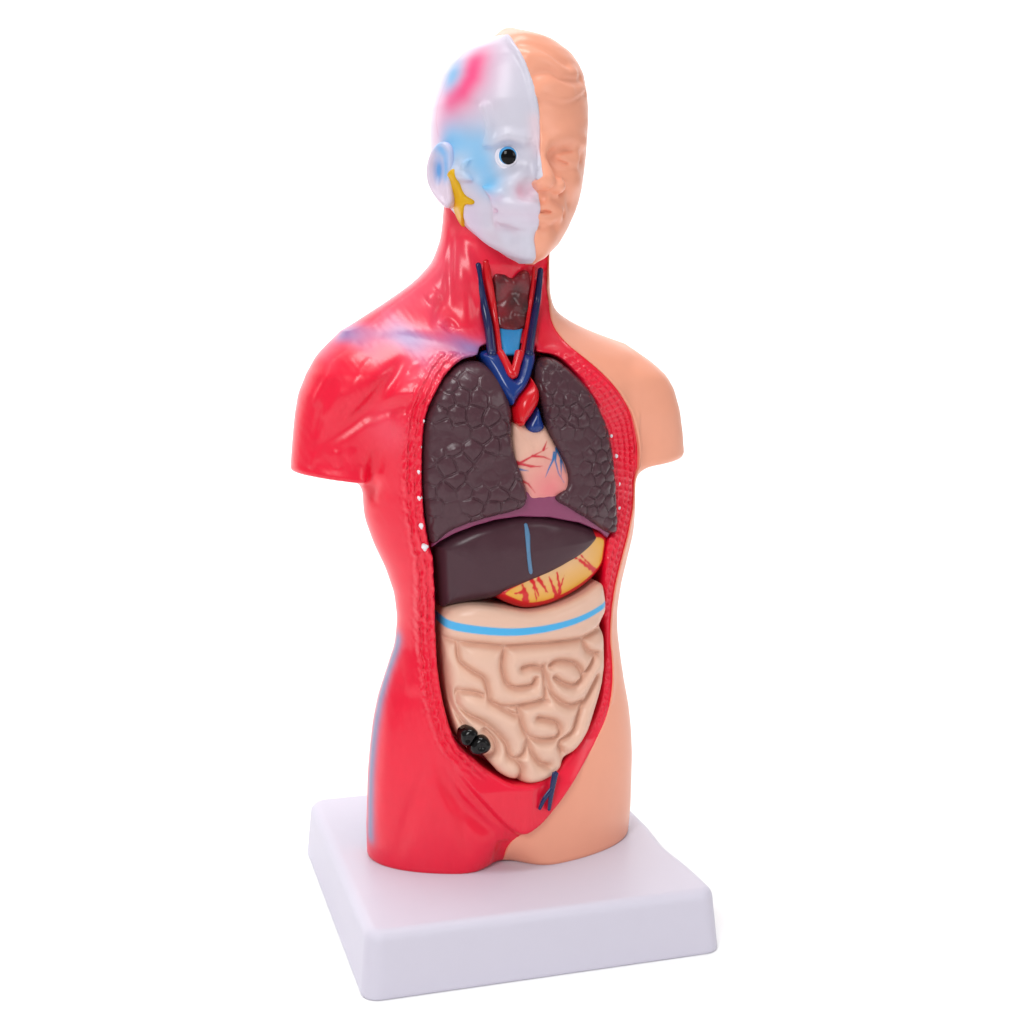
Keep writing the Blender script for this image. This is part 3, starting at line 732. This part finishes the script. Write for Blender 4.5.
sp[:, 0] = np.where(np.isfinite(sp[:, 0]), sp[:, 0], 0); xs = np.interp(gh.z, sp[oo, 2], sp[oo, 0]).astype(np.float32)
xsw = np.where(gh.Y < 4, xs[None, None, :], np.float32(1.0))
Hface -= 0.25
HEAD_SK = np.maximum(Hsk, gh.X - xsw - 0.5)
HEAD_FC = np.maximum(Hface, xsw - gh.X)
P_ = lambda *q: on_head(list(q), Hd)
k_blue1, k_pink, k_temple, k_cheek, k_nose, k_zyg, k_mouth, k_back = P_((452, 76)), P_((450, 98), (462, 90), (471, 77), (474, 64)), P_((450, 140), (470, 142)), P_((478, 165), (485, 182)), P_((522, 191), (530, 190)), P_((470, 185), (482, 195), (500, 198)), P_((495, 212), (536, 216)), P_((470, 225), (500, 245))
k_pinkl = P_((440, 110), (437, 135)); k_jaw = P_((462, 205), (475, 230)); k_fore = P_((535, 120), (537, 150)); k_t1 = P_((490, 211), (512, 214), (537, 215.5)); k_t2 = P_((495, 203), (512, 205), (537, 206))
def skull_paint(p):
    c = np.tile(srgb(207, 204, 218), (len(p), 1))
    def mix(L, r, k, col):
        nonlocal c
        w = (k * np.exp(-(d_pts(p, L) / r) ** 2))[:, None]; c = c * (1 - w) + col * w
    for i in range(9):
        mix(P_((497.5 + 4.5 * i, 202.5 + .7 * min(i, 5)), (497.5 + 4.5 * i, 210 + .6 * min(i, 6))), .36, .85, srgb(186, 165, 198))
    for i in range(8):
        mix(P_((499 + 4.5 * i, 215.5 + .5 * i), (499 + 4.5 * i, 222 + .4 * i)), .36, .75, srgb(186, 165, 198))
    mix(P_((498, 37), (475, 46), (460, 58), (448, 77), (440, 98), (436, 118), (438, 136)), .28, .6, srgb(190, 130, 150))
    PK, BL = srgb(246, 60, 125), srgb(95, 190, 240)
    mix(k_pink, 8.5, .6, srgb(244, 140, 185)); mix(k_pink, 4.4, .9, PK); mix(k_pinkl, 6, .45, srgb(240, 170, 205)); mix(k_blue1, 5.0, 1, srgb(120, 175, 220))
    mix(k_temple, 5.5, .8, BL); mix(k_cheek, 5.0, .95, BL); mix(P_((446, 155), (447, 168)), 3, .7, BL)
    mix(k_nose, 2.4, .55, srgb(240, 160, 185)); mix(k_zyg, 1.3, .5, srgb(228, 150, 190)); mix(k_t1, .6, .35, srgb(230, 150, 180)); mix(k_t2, .5, .25, srgb(230, 150, 180)); mix(k_mouth, 4, .3, srgb(235, 190, 215)); mix(k_jaw, 5, .35, srgb(230, 190, 222)); mix(k_fore, 2.2, .4, srgb(245, 200, 205))
    w = np.clip((p[:, 1] - 6) / 3, 0, 1)[:, None]
    return c * (1 - w) + srgb(236, 150, 130) * w
hz0 = on_head([(500, 150)])[0][2]
HE = empty('head', (0, 0, hz0)); HE.parent = TORSO
def hkid(o):
    o.parent = HE; o.matrix_parent_inverse.identity(); o.location = (0, 0, -hz0 * MM); return o
hkid(make_mesh('skull_half', gh, HEAD_SK, M_SKULL, None, skull_paint))
hkid(make_mesh('face_half', gh, HEAD_FC, M_SKIN, None, lambda p: np.tile(SKINC, (len(p), 1))))
# eye of the skull half
ec = on_head([(508, 156.5)], Hsk)[0]; vd = rays([(508, 156.5)])[0]; vd = vd / np.linalg.norm(vd); en = -(gh.grad(HB, ec[None])[0]); en /= np.linalg.norm(en)
look = np.array([-.30, -1, 0.02]); look /= np.linalg.norm(look)
M_EYEW = material('white eye paint', srgb(236, 234, 242), rough=0.2, coat=.4)
M_IRIS = material('blue iris paint', srgb(70, 160, 220), rough=0.15, coat=.6)
M_PUP = material('black pupil paint', srgb(10, 10, 12), rough=0.1, spec=.2)
ge = Grid(ec - 8, ec + 8, 0.25); c0 = ec - look * 1.7
sph = ball(ge, c0, 3.9)
u = np.array([1.0, 0, 0]); u -= look * (u @ look); u /= np.linalg.norm(u); v = np.cross(look, u); v *= np.sign(v[2])
def eyeco(g, c): 
    a = (g.X - c[0]) * u[0] + (g.Y - c[1]) * u[1] + (g.Z - c[2]) * u[2]; b = (g.X - c[0]) * v[0] + (g.Y - c[1]) * v[1] + (g.Z - c[2]) * v[2]
    w = (g.X - c[0]) * look[0] + (g.Y - c[1]) * look[1] + (g.Z - c[2]) * look[2]; return a, b, w
a_, b_, w_ = eyeco(ge, c0)
hkid(make_mesh('eyeball', ge, sph, M_EYEW))
rad = np.sqrt(a_ ** 2 + b_ ** 2)
lid = np.sqrt((np.sqrt(a_ ** 2 + (b_ * 1.0) ** 2) - 3.5) ** 2 + (w_ - 1.75) ** 2) - 0.55
hkid(make_mesh('eyelid_rim', ge, lid.astype(np.float32), M_SKULL, None, lambda p: np.tile(srgb(232, 228, 240), (len(p), 1))))
hkid(make_mesh('iris', ge, np.maximum(sph - .18, np.sqrt((a_ + .1) ** 2 + (b_ - .2) ** 2) - 2.7).astype(np.float32), M_IRIS))
hkid(make_mesh('pupil', ge, np.maximum(np.maximum(sph - .34, -w_), np.sqrt((a_ - .1) ** 2 + (b_ + .25) ** 2) - 2.3).astype(np.float32), M_PUP))

# patch: raised shape with a traced outline, on the head surface
def patch(name, px, A, g0, mat, t, r, h=0.25, paint=None):
    Q = g0.hit(A, px); c = Q.mean(0); n = g0.grad(A, c[None])[0]; n /= np.linalg.norm(n)
    e1 = np.cross([0, 0, 1.0], n); e1 /= np.linalg.norm(e1); e2 = np.cross(n, e1)
    q2 = catmull(np.stack([(Q - c) @ e1, (Q - c) @ e2], 1), 4)
    g = Grid(Q.min(0) - 2, Q.max(0) + 2, h)
    pts = np.stack(np.meshgrid(g.x, g.y, g.z, indexing='ij'), -1).reshape(-1, 3).astype(float)
    f = g0.sample(A, pts); d = np.full(len(pts), 5.0); m = np.abs(f) < 3
    d[m] = d_poly(((pts[m] - c) @ e1), ((pts[m] - c) @ e2), q2)
    B = rint(d, f - t, r); B = np.maximum(B, -f - 1.5)
    return make_mesh(name, g, B.reshape(tuple(g.n)).astype(np.float32), mat, None, paint)
M_GLAND = material('yellow gland paint', srgb(222, 172, 14), rough=0.36, spec=0.3, var=.05)
hkid(patch('salivary_gland', [(449.5, 171), (454.7, 169.8), (459, 182), (464.4, 194), (474, 200.5), (473, 204.5), (465.5, 205), (463.4, 215), (462.7, 228), (458, 216), (451.5, 194.7), (447.7, 179.7)], Hsk, gh, M_GLAND, 1.2, .9))
# ear
en = np.array([-.62, -.78, 0.0]); en /= np.linalg.norm(en)
c = on_head([(446, 172)])[0] + np.array([-1.0, -0.5, 0]); e1 = np.cross([0, 0, 1.0], en); e2 = np.array([0, 0, 1.0])
def on_plane(px):
    d = rays(px); t = ((c - CAM) @ en) / (d @ en); return CAM + d * t[:, None]
EAR = [(447, 142), (438, 144), (431, 153), (427.5, 166), (428, 181), (433, 193), (441, 203), (448, 208), (453, 200), (453, 185), (455, 168), (454, 150)]
q3 = on_plane(EAR); q2 = catmull(np.stack([(q3 - c) @ e1, (q3 - c) @ e2], 1), 5)
g = Grid(q3.min(0) - 4, q3.max(0) + 4, 0.3)
a_ = (g.X - c[0]) * e1[0] + (g.Y - c[1]) * e1[1] + 0 * g.Z; b_ = (g.Z - c[2]) + 0 * g.X + 0 * g.Y; w_ = (g.X - c[0]) * en[0] + (g.Y - c[1]) * en[1] + 0 * g.Z
d = d_poly(a_, b_, q2)
bowl = on_plane([(438, 170)])[0] - c; bu, bv_ = bowl @ e1, bowl @ e2
bd = np.sqrt(((a_ - bu) / 3.0) ** 2 + ((b_ - bv_) / 7.0) ** 2)
top = 1.5 - 2.2 * np.clip(1.3 - bd, 0, 1) + .5 * np.exp(-((d + 1.0) / .8) ** 2)
B = np.maximum(rint(d, w_ - top, 1.0), -w_ - 3.5).astype(np.float32)
def ear_paint(p):
    A1 = np.sqrt((((p - c) @ e1 - bu) / 1.5) ** 2 + (((p - c) @ e2 - bv_) / 4.0) ** 2); k = np.clip(1.3 - A1, 0, 1)[:, None]
    col = srgb(226, 208, 224) * (1 - k) + srgb(110, 165, 225) * k
    m = (.95 * np.exp(-(d_pts(p, on_plane([(442, 147), (449, 155), (450, 175)])) / 2.4) ** 2))[:, None]
    return col * (1 - m) + srgb(80, 180, 240) * m
hkid(make_mesh('ear', g, B, M_SKULL, None, ear_paint))

# ------------------------------------------------------------------ stand
b1, b2, b3 = on_z([[363.5, 1004], [718, 953], [308.5, 852]], 0.0)
bc = (b2 + b3) / 2; yaw = math.atan2((b2 - b1)[1], (b2 - b1)[0])
bc = bc + np.array([0.6, 1.6, 0]); hx, hy = np.linalg.norm(b2 - b1) / 2 + 0.9, np.linalg.norm(b3 - b1) / 2 + 1.6
gs = Grid((bc[0] - hx - 5, bc[1] - hy - 5, -1), (bc[0] + hx + 5, bc[1] + hy + 5, ZB + 2), 0.6)
u_ = (gs.X - bc[0]) * math.cos(yaw) + (gs.Y - bc[1]) * math.sin(yaw); v_ = -(gs.X - bc[0]) * math.sin(yaw) + (gs.Y - bc[1]) * math.cos(yaw)
dr = gs.Z * 0.09
u_ = u_ + 0 * v_
ux = u_ + np.where(u_ > 0, 1.6 * np.exp(-((v_ + 20) / 13) ** 2) * np.clip(gs.Z / ZB, 0, 1), 0)
qx = np.abs(ux) - (hx - dr - 5.5); qy = np.abs(v_) - (hy - dr - 5.5)
sd = np.minimum(np.maximum(qx, qy), 0) + np.hypot(np.maximum(qx, 0), np.maximum(qy, 0)) - 5.5
sd = rint(sd, gs.Z - ZB, 3.2); sd = rint(sd, 0.0 - gs.Z, 0.8)
M_STAND = material('white stand plastic', srgb(208, 204, 218), rough=0.4, spec=0.18, var=0.01)
make_mesh('stand', gs, sd.astype(np.float32), M_STAND, TORSO)
# ------------------------------------------------------------------ white sweep
M_SWEEP = material('white paper sweep', (0.93, 0.93, 0.93), rough=0.9, spec=0.1)
prof = [(-1500, 0)] + [(700 + 300 * math.sin(t), 300 - 300 * math.cos(t)) for t in np.linspace(0, math.pi / 2, 16)] + [(1000, 1600)]
V = [(x, y, z) for y, z in prof for x in (-1600, 1600)]
Fq = [(2 * i, 2 * i + 1, 2 * i + 3, 2 * i + 2) for i in range(len(prof) - 1)]
o = link_mesh('floor', np.array(V, float), Fq, M_SWEEP); tag(o, 'seamless white sweep under and behind the model', kind='structure')

# ------------------------------------------------------------------ camera, light
from mathutils import Matrix, Vector
cd = bpy.data.cameras.new('camera'); cam = bpy.data.objects.new('camera', cd); COL.objects.link(cam)
cam.matrix_world = Matrix([[RT[i], UP[i], -FWD[i], CAM[i] * MM] for i in range(3)] + [[0, 0, 0, 1]])
cd.sensor_width = 36; cd.lens = 36 * FPX / 1024; cd.clip_start = 0.01; cd.clip_end = 50
S.camera = cam
w = bpy.data.worlds.new('World'); S.world = w; w.use_nodes = True
w.node_tree.nodes['Background'].inputs[0].default_value = (1, 1, 1, 1)
w.node_tree.nodes['Background'].inputs[1].default_value = 0.31
def area(name, loc, target, size, power):
    l = bpy.data.lights.new(name, 'AREA'); l.shape = 'RECTANGLE'; l.size, l.size_y = size; l.energy = power
    o = bpy.data.objects.new(name, l); COL.objects.link(o)
    o.location = loc; o.rotation_euler = (Vector(target) - Vector(loc)).to_track_quat('-Z', 'Y').to_euler()
area('key_softbox', (-1.3, -1.5, 1.5), (0, 0, 0.15), (0.7, 0.9), 22)
area('fill_softbox', (1.3, -1.7, 1.0), (0, 0, 0.15), (0.7, 0.9), 6)
area('top_softbox', (-0.1, -0.1, 2.0), (0, 0, 0.1), (0.9, 0.7), 18)
area('backdrop_softbox', (0, 0.3, 0.95), (0, 1.0, 0.55), (2.2, 0.4), 12)
S.view_settings.view_transform = 'Standard'; S.view_settings.look = 'None'
S.view_settings.exposure = 0; S.view_settings.gamma = 1
